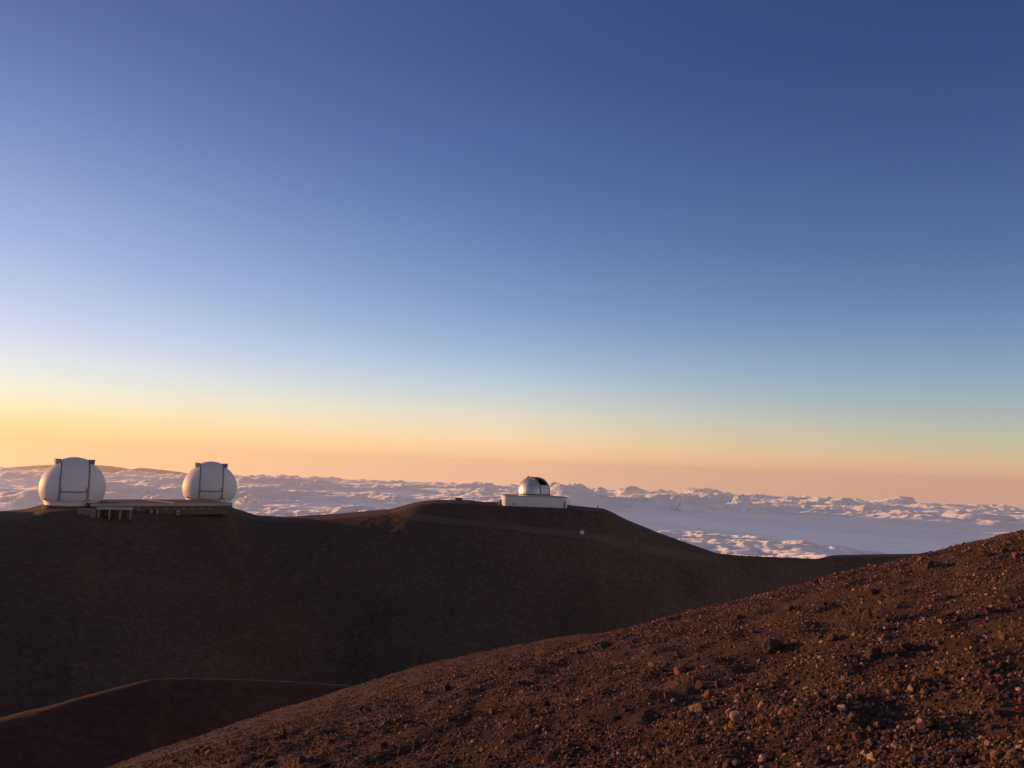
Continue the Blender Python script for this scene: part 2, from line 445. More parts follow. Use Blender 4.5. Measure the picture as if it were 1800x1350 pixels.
inv = np.concatenate([np.linspace(1 / 4000., 1 / 19000., 26)[:-1], np.linspace(1 / 19000., 1 / 50000., 240)[:-1], np.linspace(1 / 50000., 1 / 175000., 300)])
A, D = np.meshgrid(az_g, 1 / inv)
X, Y = D * np.sin(A), D * np.cos(A)
Z = z_cloud(X, Y)
Z[D > 168000] -= 1500
tag(grid_mesh('cloud_sea', X, Y, Z, CLOUD, wrap=True), 'unbroken sea of low clouds stretching to the horizon below the summit', 'clouds', kind='stuff')

# ------------------------------------------------------------------ far island mountain above the clouds
ISL = [(-260, 838), (-150, 829), (-40, 826), (0, 824.5), (30, 820.5), (60, 818.5), (95, 816.5), (140, 816), (180, 818), (195, 819.5), (215, 824), (228, 826), (240, 823), (252, 822.5), (268, 825), (290, 826.5), (310, 829), (330, 834), (350, 840), (380, 850)]
gx = np.linspace(ISL[0][0], ISL[-1][0], 260)
gy = np.interp(gx, [q[0] for q in ISL], [q[1] for q in ISL]) + .5 * noise2(gx / 9, gx * 0, 4)
crest = np.array([P(a_, b_, 128000.0) for a_, b_ in zip(gx, gy)])
rows = []
for s_ in np.linspace(-1, 1, 31):
    yy = crest[:, 1] + s_ * 14000
    hgt = (crest[:, 2] + 4400) * np.cos(s_ * math.pi / 2) ** 1.2 * (1 + .10 * (1 - abs(s_)) * (abs(s_) > .01) * fbm(crest[:, 0], yy, 5000, 3, .5, 61) - .04 * (abs(s_) > .01)) - 4400
    rows.append(np.stack([crest[:, 0], yy, hgt], 1))
rows = np.array(rows)
isl = grid_mesh('distant_island', rows[..., 0], rows[..., 1], rows[..., 2], plain('island_rock', (.05, .07, .11), .95, 0, .2, .0004))
tag(isl, kind='structure')

# ------------------------------------------------------------------ haze
hz = MB().box(-200000, 200000, -60000, 182000, -5200, 650).build('haze', bpy.data.materials.new('haze'))
hm = hz.data.materials[0]; hm.use_nodes = True
hn, hl = hm.node_tree.nodes, hm.node_tree.links
hn.remove(hn['Principled BSDF'])
pv = hn.new('ShaderNodeVolumePrincipled')
pv.inputs['Color'].default_value = (1.0, .93, .78, 1)
pv.inputs['Density'].default_value = 3.7e-6
pv.inputs['Anisotropy'].default_value = .5
hl.new(pv.outputs[0], hn['Material Output'].inputs['Volume'])
tag(hz, kind='stuff')

# ------------------------------------------------------------------ the two white domes
DA, DB, DH = 16.55, 15.5, 9.3                # dome half-width, half-height, height of its widest line
def band(l0, l1, nl, z0, ang1, off, depth, nt_=40):
    """strip of the dome between two lateral planes, raised by off; closed by skirts of the given depth"""
    m_ = MB()
    t0 = math.asin(max(-1, z0 / DB)); t1 = R(ang1)
    g = []
    for i in range(nt_ + 1):
        t = t0 + (t1 - t0) * i / nt_
        row = []
        for j in range(nl + 1):
            q = l0 + (l1 - l0) * j / nl
            k = math.sqrt(1 - (q / DA) ** 2)
            row.append((q, -k * (DA + off) * math.cos(t), DH + k * (DB + off) * math.sin(t)))
        a_ = row[0]; e_ = row[-1]
        inn = lambda p_: (p_[0], p_[1] + depth * math.cos(t), p_[2] - depth * math.sin(t))
        g.append([inn(a_)] + row + [inn(e_)])
    nn = nl + 3
    f = [(i * nn + j, i * nn + j + 1, (i + 1) * nn + j + 1, (i + 1) * nn + j) for i in range(nt_) for j in range(nn - 1)]
    f.append(tuple(range(nn - 1, -1, -1))); f.append(tuple(nt_ * nn + j for j in range(nn)))
    return m_.add([q for r_ in g for q in r_], f)
def make_dome():
    root = empty('dome_observatory', (0, 0, 0))
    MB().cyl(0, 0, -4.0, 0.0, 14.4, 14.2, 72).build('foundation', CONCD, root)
    MB().rings([[(r_ * math.cos(2 * math.pi * i / 96), r_ * math.sin(2 * math.pi * i / 96), z_) for i in range(96)] for r_, z_ in ((13.4, .004), (13.4, 1.7), (14.1, 1.7), (14.1, 2.5), (13.7, 2.6))], False, True).build('base_ring', DOMEW, root)
    rs = []
    nz = 44
    for i in range(nz + 1):
        t = math.asin(-6.8 / DB) + (math.pi / 2 - .01 - math.asin(-6.8 / DB)) * i / nz
        rs.append([(DA * math.cos(t) * math.cos(2 * math.pi * k / 120), DA * math.cos(t) * math.sin(2 * math.pi * k / 120), DH + DB * math.sin(t)) for k in range(120)])
    sh = MB().rings([[(q[0] * .9, q[1] * .9, q[2]) for q in rs[0]]] + rs, False, True).build('dome_shell', DOMEW, root, True)
    band(-6.5, 6.5, 14, -1.2, 112, 1.15, 1.8).build('upper_shutter', SHUT, root)
    band(-6.3, 6.3, 14, -6.5, -6.5, .8, 1.4, 16).build('lower_shutter', SHUT, root)
    for zz in (6.2, 10.4):
        band(-6.4, 6.4, 10, zz, math.degrees(math.asin((zz + .16) / DB)), 1.22, .4, 2).build('shutter_seam', SHUT, root)
    band(-6.4, 6.4, 10, -2.0, math.degrees(math.asin(-1.45 / DB)), 1.05, .9, 2).build('shutter_beam', RAIL, root)
    for s in (-1, 1):
        q0, q1 = sorted((s * 6.75, s * 7.4))
        rl = band(q0, q1, 2, -5.9, 96, 1.5, 1.9).build('rail', RAIL, root)
        MB().box(s * 7.2 - 1.2, s * 7.2 + 1.2, -16.2, -13.9, 2.7, 3.5).build('rail_foot', RAIL, rl)
        hx = s * 8.5
        wb = MB().box(hx - 1.2, hx + 1.0, -3.4, -.4, 21.9, 24.6, .15).build('winch_box', SHUT if s < 0 else RAIL, root)  # left box coloured paler as sunlit, right one darker as shaded
        r_ = MB()
        for px_ in (-1.5, -.2, 1.1):
            r_.box(hx + px_ - .12, hx + px_ + .12, -3.9, -3.66, 22.4, 25.1)
        r_.box(hx - 1.7, hx + 1.35, -3.95, -3.62, 24.6, 24.8)
        r_.build('railing', DARK, wb)
        MB().box(s * 6.5 - .4, s * 6.5 + .4, -17.4, -16.4, 8.5, 9.9).build('roller_bracket', RAIL, root)
    # ventilation louvre low on the dome's sunward side
    v = MB().box(-.9, .9, -15.6, -14.3, 2.6, 3.8, .1)
    vo = v.build('vent_box', DARK, root); vo.rotation_euler = (0, 0, R(-62))
    return root
def copy_tree(o, parent=None):
    c = o.copy(); COL.objects.link(c)
    if parent is not None: c.parent = parent
    for ch in o.children: copy_tree(ch, c)
    return c
ZP = -32.0 + 1.6
ZD = ZP + 1.1
dome1 = make_dome()
dome2 = copy_tree(dome1)
for d_, px_, dep, zb, lab in ((dome1, 125.6, 489.0, ZD, 'large white dome with closed shutter, beside the porch with four pale columns'), (dome2, 367.2, 571.0, ZD - .3, 'white dome on a brown concrete foundation at the end of the long roof')):
    p_ = lvl(px_, dep, zb)
    d_.location = p_
    d_.rotation_euler = (0, 0, math.atan2(-p_.x, p_.y) + R(2.5))
    tag(d_, lab, 'observatory', 'twin white domes')

# low building between the domes
A2, B2 = lvl(160, 478, ZP), lvl(420, 538, ZP)
dirx = math.atan2(B2.y - A2.y, B2.x - A2.x)
LEN = math.hypot(B2.x - A2.x, B2.y - A2.y)
wing = empty('office_wing', (A2.x, A2.y, ZP - 2.2), dirx)
tag(wing, 'long low brown-roofed building with pale fascia joining the two white domes', 'building')
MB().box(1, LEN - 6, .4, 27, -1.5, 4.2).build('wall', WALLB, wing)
MB().box(-.5, LEN - 5, -.3, .15, 3.5, 5.0).build('fascia', FASC, wing)
rf = MB().add([(-.5, .15, 4.9), (LEN - 5, .15, 4.9), (LEN - 5, 30, 5.6), (-.5, 30, 5.6), (-.5, .15, 4.3), (LEN - 5, .15, 4.3), (LEN - 5, 30, 4.3), (-.5, 30, 4.3)],
              [(0, 1, 2, 3), (4, 7, 6, 5), (0, 4, 5, 1), (1, 5, 6, 2), (2, 6, 7, 3), (3, 7, 4, 0)]).build('roof', ROOFB, wing)
pr = MB().add([(38.2, 26, 5.45), (39.2, 26, 5.45), (46.2, .3, 4.9), (45.2, .3, 4.9), (38.2, 26, 6.1), (39.2, 26, 6.1), (46.2, .3, 5.6), (45.2, .3, 5.6)],
              [(4, 5, 6, 7), (0, 3, 2, 1), (0, 1, 5, 4), (1, 2, 6, 5), (2, 3, 7, 6), (3, 0, 4, 7)]).build('parapet', FASC, rf)
for k in range(9):
    x0 = 24 + k * 5.2
    wn = MB().box(x0, x0 + 2.6, .28, .45, 1.0, 2.6).build('window', GLASSD, wing)
    MB().box(x0 - .1, x0 + 2.7, .2, .5, .85, .99).build('sill', WALLB, wn)
# porch in front
pa = lvl(171.5, 466, ZP)
COLM = plain('weathered_column', (.27, .255, .245), .8, 0, .08, .5)
porch = empty('porch', (pa.x, pa.y, ZP - 3.6), dirx * .5)
tag(porch, 'open porch with four pale columns under a flat canopy beside the large white dome', 'porch')
MB().box(-.6, 16.9, -.4, 6.5, 4.2, 5.3).build('canopy', FASC, porch)
for k in range(4):
    MB().box(.3 + k * 5.1, 1.0 + k * 5.1, 0, .7, -.8, 4.2).build('column', COLM, porch)
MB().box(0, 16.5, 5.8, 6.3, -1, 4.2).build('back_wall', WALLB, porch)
for k in range(3):
    MB().box(1.9 + k * 5.1, 3.3 + k * 5.1, 5.55, 5.79, -.2, 2.8).build('door', GLASSD, porch)
# pale shed
ps = lvl(139.5, 463, ZP)
shed = empty('shed', (ps.x, ps.y - 2, ZP - 2.9), .12)
tag(shed, 'plain grey-brown shed below the large white dome beside the porch', 'shed')
SHEDM = plain('weathered_concrete', (.19, .16, .145), .95, 0, .12, .5)
MB().box(0, 8.0, 0, 5, -1.2, 3.7).build('wall', SHEDM, shed)
MB().box(-.15, 8.15, -.15, 5.15, 3.7, 3.95).build('roof', SHEDM, shed)
MB().box(5.2, 6.4, -.08, -.01, -.3, 2.1).build('door', WALLB, shed)
for px_, w_, h_, z_, lab in ((269, 1.6, 1.1, -1.7, 'pale cabinet at the brown wall, nearer the porch'), (279.5, 1.4, 1.0, -1.6, 'pale cabinet at the brown wall, between two others'), (316, 2.4, .8, -1.7, 'wide low pale cabinet at the wall close to the concrete foundation')):
    q = lvl(px_, 500 + (px_ - 269) * .25, ZP)
    c_ = empty('equipment_cabinet', (q.x, q.y - 2.0, ZP + z_), dirx)
    tag(c_, lab, 'cabinet', 'equipment cabinets along the wing')
    MB().box(-w_ / 2, w_ / 2, 0, 1.2, -2.2, h_, .06).build('body', SHEDM, c_)
    MB().box(-w_ / 2 + .15, w_ / 2 - .15, -.05, -.005, h_ - .8, h_ - .25).build('louvre', RAIL, c_)

# ------------------------------------------------------------------ silver dome on its white building
SR = 10.05
sd = lvl(938.5, 572, -18.2 + 1.6)
BZ = -25.3 + 1.6
obs = empty('silver_dome_observatory', (sd.x, sd.y, BZ), R(5))
tag(obs, 'silver dome with an open slit on a long low white building', 'observatory')
RT = 6.1                                       # roof height above base
def prism(pts, z0, z1): return MB().rings([[(x_, y_, z0) for x_, y_ in pts], [(x_, y_, z1) for x_, y_ in pts]], True, True)
fp = [(-20.2, -7.6), (-19.9, -9.2), (-19.0, -10.3), (-17.5, -10.9), (16.8, -11.5), (19.0, -10.2), (20.6, -7.0), (20.9, 10.0), (17.5, 13.0), (-17.0, 13.0), (-20.2, 10.0)]
fp2 = [(x_ * 1.008, y_ * 1.01) for x_, y_ in fp]
MB().rings([[(x_, y_, -2.2) for x_, y_ in fp], [(x_, y_, RT - .5) for x_, y_ in fp]], True, True).build('wall', WHITEP, obs)
ro = prism(fp2, RT - .5, RT).build('roof', FASC, obs)
for k in range(13):
    xk = -16.2 + k * 2.65
    yk = -10.9 - (xk + 17.5) * .0175
    MB().box(xk - .05, xk + .05, yk - .02, yk + .1, -2, RT - .52).build('wall_seam', FASC, obs)
MB().box(4.5, 16.4, -12.6, -11.0, -3.5, -.1).build('plinth', CONC, obs)
MB().box(-14.7, -13.9, -11.1, -10.8, .5, 1.3).build('vent', DARK, obs)
dr = MB().box(-.55, .55, -.06, .3, -1.6, 3.4).build('door', DARK, obs)
dr.location = (18.2, -10.72, 0); dr.rotation_euler = (0, 0, R(31))
for q in (-1.0, .95):
    c_ = MB().box(q - .22, q + .22, -.22, .3, -1.8, 5.0).build('pilaster', WHITEP, obs)
    c_.location = (18.2, -10.72, 0); c_.rotation_euler = (0, 0, R(31))
MB().box(20.9, 22.3, -7.6, -7.4, 3.4, 3.6).box(22.1, 22.3, -7.6, -7.4, 1.0, 3.4).build('bracket', DARK, obs)
MB().cyl(0, 0, RT - .1, RT + .75, 9.9, 9.9, 64).build('drum', WHITEP, obs)
MB().cyl(0, 0, RT + .75, RT + 1.35, 11.0, 11.0, 64).build('track_ring', DARK, obs)
SPH = 45.0                                     # slit direction, turned from the front towards the right
HW = 4.5
ZC = RT + 2.2
def dome_part(name, mat, bm, smooth=True):
    me = bpy.data.meshes.new(name); bm.to_mesh(me); bm.free()
    me.materials.append(mat)
    me.polygons.foreach_set('use_smooth', [smooth] * len(me.polygons))
    o = link(bpy.data.objects.new(name, me), obs)
    o.location = (0, 0, ZC); o.rotation_euler = (0, 0, R(SPH - 90))
    return o
def sphere_bm(r, z0):
    bm = bmesh.new(); nu, nv = 96, 30
    vs_ = []
    for i in range(nv + 1):
        z_ = z0 + (r - z0) * math.sin(math.pi / 2 * i / nv) if i else z0
        z_ = min(z_, r * .99995)
        k = math.sqrt(max(r * r - z_ * z_, 1e-6))
        vs_.append([bm.verts.new((k * math.cos(2 * math.pi * j / nu), k * math.sin(2 * math.pi * j / nu), z_)) for j in range(nu)])
    for i in range(nv):
        for j in range(nu):
            bm.faces.new((vs_[i][j], vs_[i][(j + 1) % nu], vs_[i + 1][(j + 1) % nu], vs_[i + 1][j]))
    bm.faces.new(vs_[nv])
    return bm
def cut_slit(bm, hw, back):
    for co_, no_ in (((0, hw, 0), (0, 1, 0)), ((0, -hw, 0), (0, 1, 0)), ((back, 0, 0), (1, 0, 0))):
        bmesh.ops.bisect_plane(bm, geom=bm.verts[:] + bm.edges[:] + bm.faces[:], plane_co=co_, plane_no=no_)
    bmesh.ops.delete(bm, geom=[f for f in bm.faces if abs(f.calc_center_median().y) < hw - 1e-4 and f.calc_center_median().x > back + 1e-4], context='FACES')
    return bm
shell = dome_part('dome_shell', ALU, cut_slit(sphere_bm(SR, -1.0), HW, -2.6))
def arc_strip(lat0, lat1, a0, a1, r0, r1, n=30):
    """box-section strip along the slit direction between two lateral offsets"""
    bm = bmesh.new(); rows_ = []
    for i in range(n + 1):
        t = R(a0 + (a1 - a0) * i / n)
        rw = []
        for lat, r_ in ((lat0, r0), (lat1, r0), (lat1, r1), (lat0, r1)):
            k = math.sqrt(max(r_ * r_ - lat * lat, .01))
            rw.append(bm.verts.new((k * math.cos(t), lat, k * math.sin(t))))
        rows_.append(rw)
    for i in range(n):
        for j in range(4):
            bm.faces.new((rows_[i][j], rows_[i][(j + 1) % 4], rows_[i + 1][(j + 1) % 4], rows_[i + 1][j]))
    bm.faces.new(rows_[0]); bm.faces.new(rows_[-1])
    bmesh.ops.recalc_face_normals(bm, faces=bm.faces[:])
    return bm
for s in (-1, 1):
    q0, q1 = sorted((s * (HW - .05), s * (HW + .42)))
    dome_part('slit_frame', RAIL, arc_strip(q0, q1, -5, 112, SR - .5, SR + .55), False)  # grey chosen to put the frame's shade into its colour
dome_part('lower_shutter', WHITEP, arc_strip(-HW + .1, HW - .1, -5, 16.5, SR - .1, SR + .2, 8), False)
dome_part('middle_shutter', ALU2, arc_strip(-HW + .1, HW - .1, 17.6, 32, SR - .2, SR + .12, 8), False)
dome_part('shutter_gap', DARK, arc_strip(-HW + .1, HW - .1, 16.5, 17.6, SR - .3, SR - .1, 2), False)
dome_part('upper_shutter', ALU2, arc_strip(-HW - .1, HW + .1, 104, 150, SR + .15, SR + .5, 16), False)
dome_part('shutter_girder', DARK, arc_strip(-HW - .6, HW + .6, 99, 104, SR + .3, SR + .9, 3), False)
# inner lining of the dome, dark behind the open slit
dome_part('lining', INNER, cut_slit(sphere_bm(SR - .35, -1.0), HW, -2.6))
tl = MB().cyl(0, 0, -1.0, 4.2, 2.0, 1.7, 20).box(-2.4, 2.4, -.4, .4, -1, 3.2).build('telescope', INNER, obs)
tl.location = (0, 0, ZC); tl.rotation_euler = (0, R(20), R(SPH - 90))
for k in range(30):
    ang = 360 * k / 30 + 4
    if abs((ang + 180) % 360 - 180) < 31: continue
    bm = arc_strip(-.05, .05, -5, 78, SR - .05, SR + .07, 14)
    rb = dome_part('rib', RAIL, bm, False)
    rb.rotation_euler = (0, 0, R(SPH - 90 + ang))
wn = MB().box(-.5, .5, -.5, .5, 0, .9).build('winch', DARK, obs); wn.location = (-3.9, .8, ZC + SR - .8)
MB().box(-4.6, -2.0, .2, .45, ZC + SR - .1, ZC + SR + .12).build('hand_rail', DARK, obs)

# ------------------------------------------------------------------ small things on the ridge
def on_ridge(px, py): return hit(px, py, z_ridge, 300, 1000, 2500)
def crest_at(px):
    u = ray(px, 900).x
    y_ = float(np.interp(u, RIDGE[0], RIDGE[1][1]))
    return Vector((u * y_, y_, float(z_ridge(np.array([u * y_]), np.array([y_]))[0])))
q = crest_at(806)
hut = empty('equipment_hut', (q.x, q.y - 4, q.z - .6), .2)
tag(hut, 'low dark hut on top of the mound left of the silver dome', 'hut')
MB().box(-2.3, 2.3, -1.2, 1.2, -.6, 1.75).build('wall', WALLB, hut)
MB().box(-2.45, 2.45, -1.35, 1.35, 1.75, 1.95).build('roof', DARK, hut)
q = crest_at(1050)
bx = empty('survey_box', (q.x, q.y - 2, q.z - .2), .3)
tag(bx, 'small dark box on a stub at the brow right of the white building', 'box')
MB().box(-.5, .5, -.4, .4, .5, 1.75, .05).build('body', DARK, bx)
MB().box(-.18, .18, -.18, .18, -.5, .5).build('stub', DARK, bx)
q = lvl(879.5, 566, -24.5 + 1.6)
tk = empty('storage_tank', (q.x, q.y, q.z - .5), 0)
tag(tk, 'dark tank beside the sunlit end of the white building', 'tank')
MB().cyl(0, 0, -1, 2.6, .9, .9, 20).build('tank_body', DARK, tk)
MB().cyl(0, 0, 2.6, 2.9, .9, .35, 20).build('lid', DARK, tk)
q = on_ridge(1023, 938)
wb = empty('utility_box', q - Vector((0, 0, .2)), .4)
tag(wb, 'small white utility box alone on the dark hillside below the silver dome', 'box')
MB().box(-1.0, 1.0, -.7, .7, 0, 1.9, .06).build('body', WHITEP, wb)
MB().add([(-1.15, -.85, 1.92), (1.15, -.85, 1.92), (1.15, .85, 2.3), (-1.15, .85, 2.3), (-1.15, -.85, 1.8), (1.15, -.85, 1.8), (1.15, .85, 1.8), (-1.15, .85, 1.8)], [(0, 1, 2, 3), (4, 7, 6, 5), (0, 4, 5, 1), (1, 5, 6, 2), (2, 6, 7, 3), (3, 7, 4, 0)]).build('lid', FASC, wb)
MB().box(-.35, .45, -.76, -.705, .1, 1.6).build('door', FASC, wb)
def mast(px, depth, zb, h, lab):
    q_ = lvl(px, depth, zb)
    o = MB().cyl(0, 0, -1.0, h, .10, .06, 6).box(-.35, .35, -.05, .05, h - .25, h - .1).build('mast', DARK)
    o.location = q_; tag(o, lab, 'mast', 'thin masts')
mast(260, 545, ZP - 1, 8.6, 'thin mast rising behind the long brown roof between the domes')
q = crest_at(430); mast(430, q.y, q.z, 2.6, 'thin mast on the slope beside the dome with the concrete foundation')
pm = MB().cyl(0, 0, -.5, 1.25, .11, .09, 6).cyl(0, 0, 1.25, 1.33, .13, .13, 6)
post0 = None
def posts(xs, lab, grp):
    global post0
    for px_ in xs:
        q_ = crest_at(px_)
        if post0 is None:
            o = post0 = pm.build('marker_post', WOODP)
        else:
            o = post0.copy(); COL.objects.link(o)
        o.location = q_; o.scale = (1, 1, random.uniform(.75, 1.15)); o.rotation_euler = (random.uniform(-.06, .06), random.uniform(-.06, .06), 0)
        tag(o, lab, 'post', grp)
posts([505 + k * 4.75 + random.uniform(-.7, .7) for k in range(33)], 'thin dark marker post along the saddle between the white domes and the mound', 'marker posts on the saddle by the domes')
posts([1273 + k * 7.4 + random.uniform(-2, 2) for k in range(24)], 'thin dark marker post along the low saddle right of the silver dome hill', 'marker posts on the low saddle')

# ------------------------------------------------------------------ cumulus heads standing out of the cloud sea
def ico(sub):
    bm = bmesh.new(); bmesh.ops.create_icosphere(bm, subdivisions=sub, radius=1.0)
    v = np.array([q.co[:] for q in bm.verts]); f = [tuple(q.index for q in p.verts) for p in bm.faces]
    bm.free(); return v, f
ICV, ICF = ico(4)
def sph_noise(v, f, seed):
    return (noise2(v[:, 0] * f + 3.1 * v[:, 2] * f * .33, v[:, 1] * f + v[:, 2] * f * .8, seed) + noise2(v[:, 2] * f + 5.2, v[:, 0] * f * .9 - v[:, 1] * f * .5, seed + 1)) * .5
def cumulus(px, py, wpx, hpx, seed, lab):
    """px, py: foot of the cloud where it meets the deck; its width and height in photo pixels"""
    d0 = ray(px, py)
    el_ = -d0.z / math.hypot(d0.x, 1)
    lo, hi = 9e3, 1.5e5                        # distance from where the sight line meets the deck top
    for _ in range(40):
        mid = (lo + hi) / 2
        if el_ * mid > 2050 - 200 + mid * mid / (2 * RE): hi = mid
        else: lo = mid
    c = P(px, py, lo)
    W, Hh = wpx / FPX * lo, hpx / FPX * lo
    rg = np.random.default_rng(seed)
    mb_v, mb_f = [], []
    nl = 9
    for k in range(nl):
        fx = rg.uniform(-.36, .36); fy = rg.uniform(-.30, .30)
        r_ = W * rg.uniform(.15, .26) * (1.15 - abs(fx))
        cz_ = rg.uniform(.0, .78) * Hh * (1 - 1.3 * abs(fx)) - .15 * Hh
        v = ICV * (1 + .38 * np.abs(sph_noise(ICV, 2.1, seed * 7 + k)) * 2.0 + .15 * np.abs(sph_noise(ICV, 5.0, seed * 7 + k + 50)) * 2 + .04 * np.abs(sph_noise(ICV, 11.0, seed * 7 + k + 90)) * 2)[:, None]
        v = v * np.array([r_, r_, min(r_, Hh * .5) * .9]) + np.array([fx * W, fy * W, cz_])
        o_ = len(mb_v) * len(ICV)
        mb_v.append(v); mb_f += [tuple(o_ + i for i in t) for t in ICF]
    me = bpy.data.meshes.new('cumulus_cloud'); me.from_pydata(np.concatenate(mb_v).tolist(), [], mb_f)
    me.polygons.foreach_set('use_smooth', [True] * len(me.polygons)); me.materials.append(CLOUD)
    o = link(bpy.data.objects.new('cumulus_cloud', me)); o.location = c
    tag(o, lab, 'cloud', 'cumulus heads above the cloud sea')
for i, (a_, b_, c_, d_, lab) in enumerate((
        (1185, 890, 34, 17, 'lone pink cumulus head beyond the brow right of the white building'),
        (1302, 894, 50, 26, 'broad pink cumulus head, the largest above the grey cloud bank'),
        (1419, 897, 22, 13, 'small round pink cumulus head above the grey bank, beside a smaller one'),
        (1452, 895, 12, 8, 'smallest round pink cumulus head above the grey bank'),
        (1584, 886, 56, 13, 'wide low cumulus head above the grey bank over the rocky slope'),
        (1582, 900, 20, 5, 'thin flat cloudlet below the wide cumulus head over the rocky slope'),
        (1022, 878, 30, 16, 'pink cumulus head close to the end of the white building'),
        (1056, 874, 30, 16, 'pink cumulus head between two others near the white building'),
        (1110, 870, 52, 14, 'long low cumulus head on the horizon beyond the white building'),
        (1236, 870, 60, 14, 'dim grey cumulus head on the horizon behind the lone pink one'),
        (440, 890, 56, 18, 'pale pink cumulus cluster beside the dome with the concrete foundation'),
        (285, 884, 56, 14, 'pale pink cumulus cluster seen over the brown roof between the domes'),
        (205, 884, 36, 9, 'low pink cumulus seen over the porch roof beside the large dome'),
        (30, 893, 70, 12, 'pale cumulus bank beside the large white dome'))):
    cumulus(a_, b_, c_, d_, 300 + i, lab)

# ------------------------------------------------------------------ stones on the slope
IC3 = ico(3)
def rock_mesh(seed):
    rg = np.random.default_rng(seed)
    v, f = IC3
    v = v.copy()
    r_ = np.full(len(v), 1.0)
    for k in range(rg.integers(9, 14)):        # broken faces
        nrm = rg.normal(size=3); nrm /= np.linalg.norm(nrm)
        dd = rg.uniform(.48, .9)
        c = v @ nrm
        r_ = np.minimum(r_, np.where(c > 1e-3, dd / np.maximum(c, 1e-3), 9))
    r_ = r_ * (1 + .10 * sph_noise(v, 2.6, seed) + .07 * sph_noise(v, 6.5, seed + 9) + .03 * rg.normal(size=len(v)))
    v = v * r_[:, None] * .62
    me = bpy.data.meshes.new('stone'); me.from_pydata(v.tolist(), [], f)
    me.update(); return me
def clone(me, mat):
    m2 = me.copy(); m2.materials.clear(); m2.materials.append(mat); return m2
RB = [rock_mesh(500 + k) for k in range(14)]
RM = {mt.name: [clone(q_, mt) for q_ in RB] for mt in (STONE, TAN, RUST, BLACKST)}
def slope_hit(px, py):
    q_ = hit(px, py, z_slope, 1.5, 45, 420)
    return q_
def stone(px, py, wpx, hpx, mat, lab, group=None, k=None, rz=None, sink=.28):
    q_ = slope_hit(px, py)
    if q_ is None: return None
    k = random.randrange(14) if k is None else k
    o = bpy.data.objects.new('stone', RM[mat.name][k])
    W, Hh = wpx / FPX * q_.y, hpx / FPX * q_.y
    o.scale = (W, (W + Hh) * .5 * random.uniform(.75, 1.1), Hh)
    o.location = (q_.x, q_.y, q_.z + Hh * (.5 - sink) * .8)
    o.rotation_euler = (random.uniform(-.35, .35), random.uniform(-.35, .35), random.uniform(0, 6.28) if rz is None else rz)
    link(o); tag(o, lab, 'stone', group)
    return o
for a_, b_, c_, d_, mt, lab in (
        (1299, 1260, 26, 24, TAN, 'pale tan angular stone, the brightest on the slope'),
        (1226, 1252, 26, 18, TAN, 'flat olive tan stone beside the brightest tan one'),
        (1172, 1226, 15, 17, RUST, 'upright rust red block next to a dark hollow'),
        (1229, 1212, 14, 20, STONE, 'tall brown stone casting a wide shadow onto its round neighbour'),
        (1262, 1206, 13, 17, STONE, 'round brown knob behind the rusty stone'),
        (1246, 1226, 15, 18, RUST, 'rusty rounded stone in front of a round brown knob'),
        (1297, 1230, 11, 15, TAN, 'small pale notched stone above the brightest tan one'),
        (1344, 1266, 12, 15, RUST, 'small orange chip beside a rounded pebble'),
        (1357, 1276, 15, 16, RUST, 'rounded orange pebble beside a small chip'),
        (1289, 1278, 12, 18, RUST, 'thin orange stone at the head of a long shadow'),
        (1223, 1288, 9, 13, RUST, 'little bright orange stone below the flat olive one'),
        (1196, 1184, 28, 20, RUST, 'reddish slab with a black overhang behind it'),
        (1527, 1092, 16, 34, STONE, 'tall pointed fin of rock standing on the slope'),
        (1356, 1142, 34, 26, BLACKST, 'squat dark boulder with one sunlit edge'),
        (1536, 1155, 26, 24, BLACKST, 'dark boulder at the head of a broad shadow'),
        (1590, 1140, 34, 16, STONE, 'low tilted slab with a smooth sunlit top'),
        (1466, 1127, 24, 18, BLACKST, 'dark stone with a shadow pool, upslope from the squat boulder'),
        (1634, 998, 22, 22, BLACKST, 'black boulder near the crest of the slope'),
        (1737, 978, 36, 16, BLACKST, 'long low black boulder just under the crest'),
        (1766, 972, 11, 12, STONE, 'reddish brown block beside the long low black boulder'),
        (1435, 1028, 10, 14, STONE, 'pointed brown stone breaking the skyline of the slope'),
        (1530, 1046, 18, 14, STONE, 'rounded brown stone lying on fine gravel below the crest'),
        (1606, 1284, 10, 12, TAN, 'small golden pebble in the lee of a dark hollow'),
        (1772, 1312, 10, 10, TAN, 'round golden pebble on the coarse gravel'),
        (1505, 1296, 16, 16, RUST, 'orange stone at the edge of the biggest shadow'),
        (864, 1256, 12, 22, STONE, 'narrow brown stone standing on the smooth gravel'),
        (932, 1254, 16, 16, BLACKST, 'rounded black stone on the smooth gravel'),
        (785, 1212, 12, 16, BLACKST, 'dark stone near the skyline of the smooth gravel'),
        (1066, 1140, 26, 14, BLACKST, 'wide black stone with a shadow on the smooth gravel'),
        (672, 1318, 14, 20, BLACKST, 'black stone low on the smooth gravel beside a shadow streak')):
    stone(a_, b_, c_, d_, mt, lab)
GEN = ((STONE, 'brown broken lava stone among many scattered over the cinder slope', 'brown lava stones on the slope'),
       (BLACKST, 'dark weathered lava stone among many scattered over the cinder slope', 'dark lava stones on the slope'),
       (RUST, 'rusty orange lava stone among many scattered over the cinder slope', 'rusty lava stones on the slope'))
def sil_y(px): return float(np.interp(px, [q_[0] for q_ in SIL[::-1]], [q_[1] for q_ in SIL[::-1]]))
cnt = 0
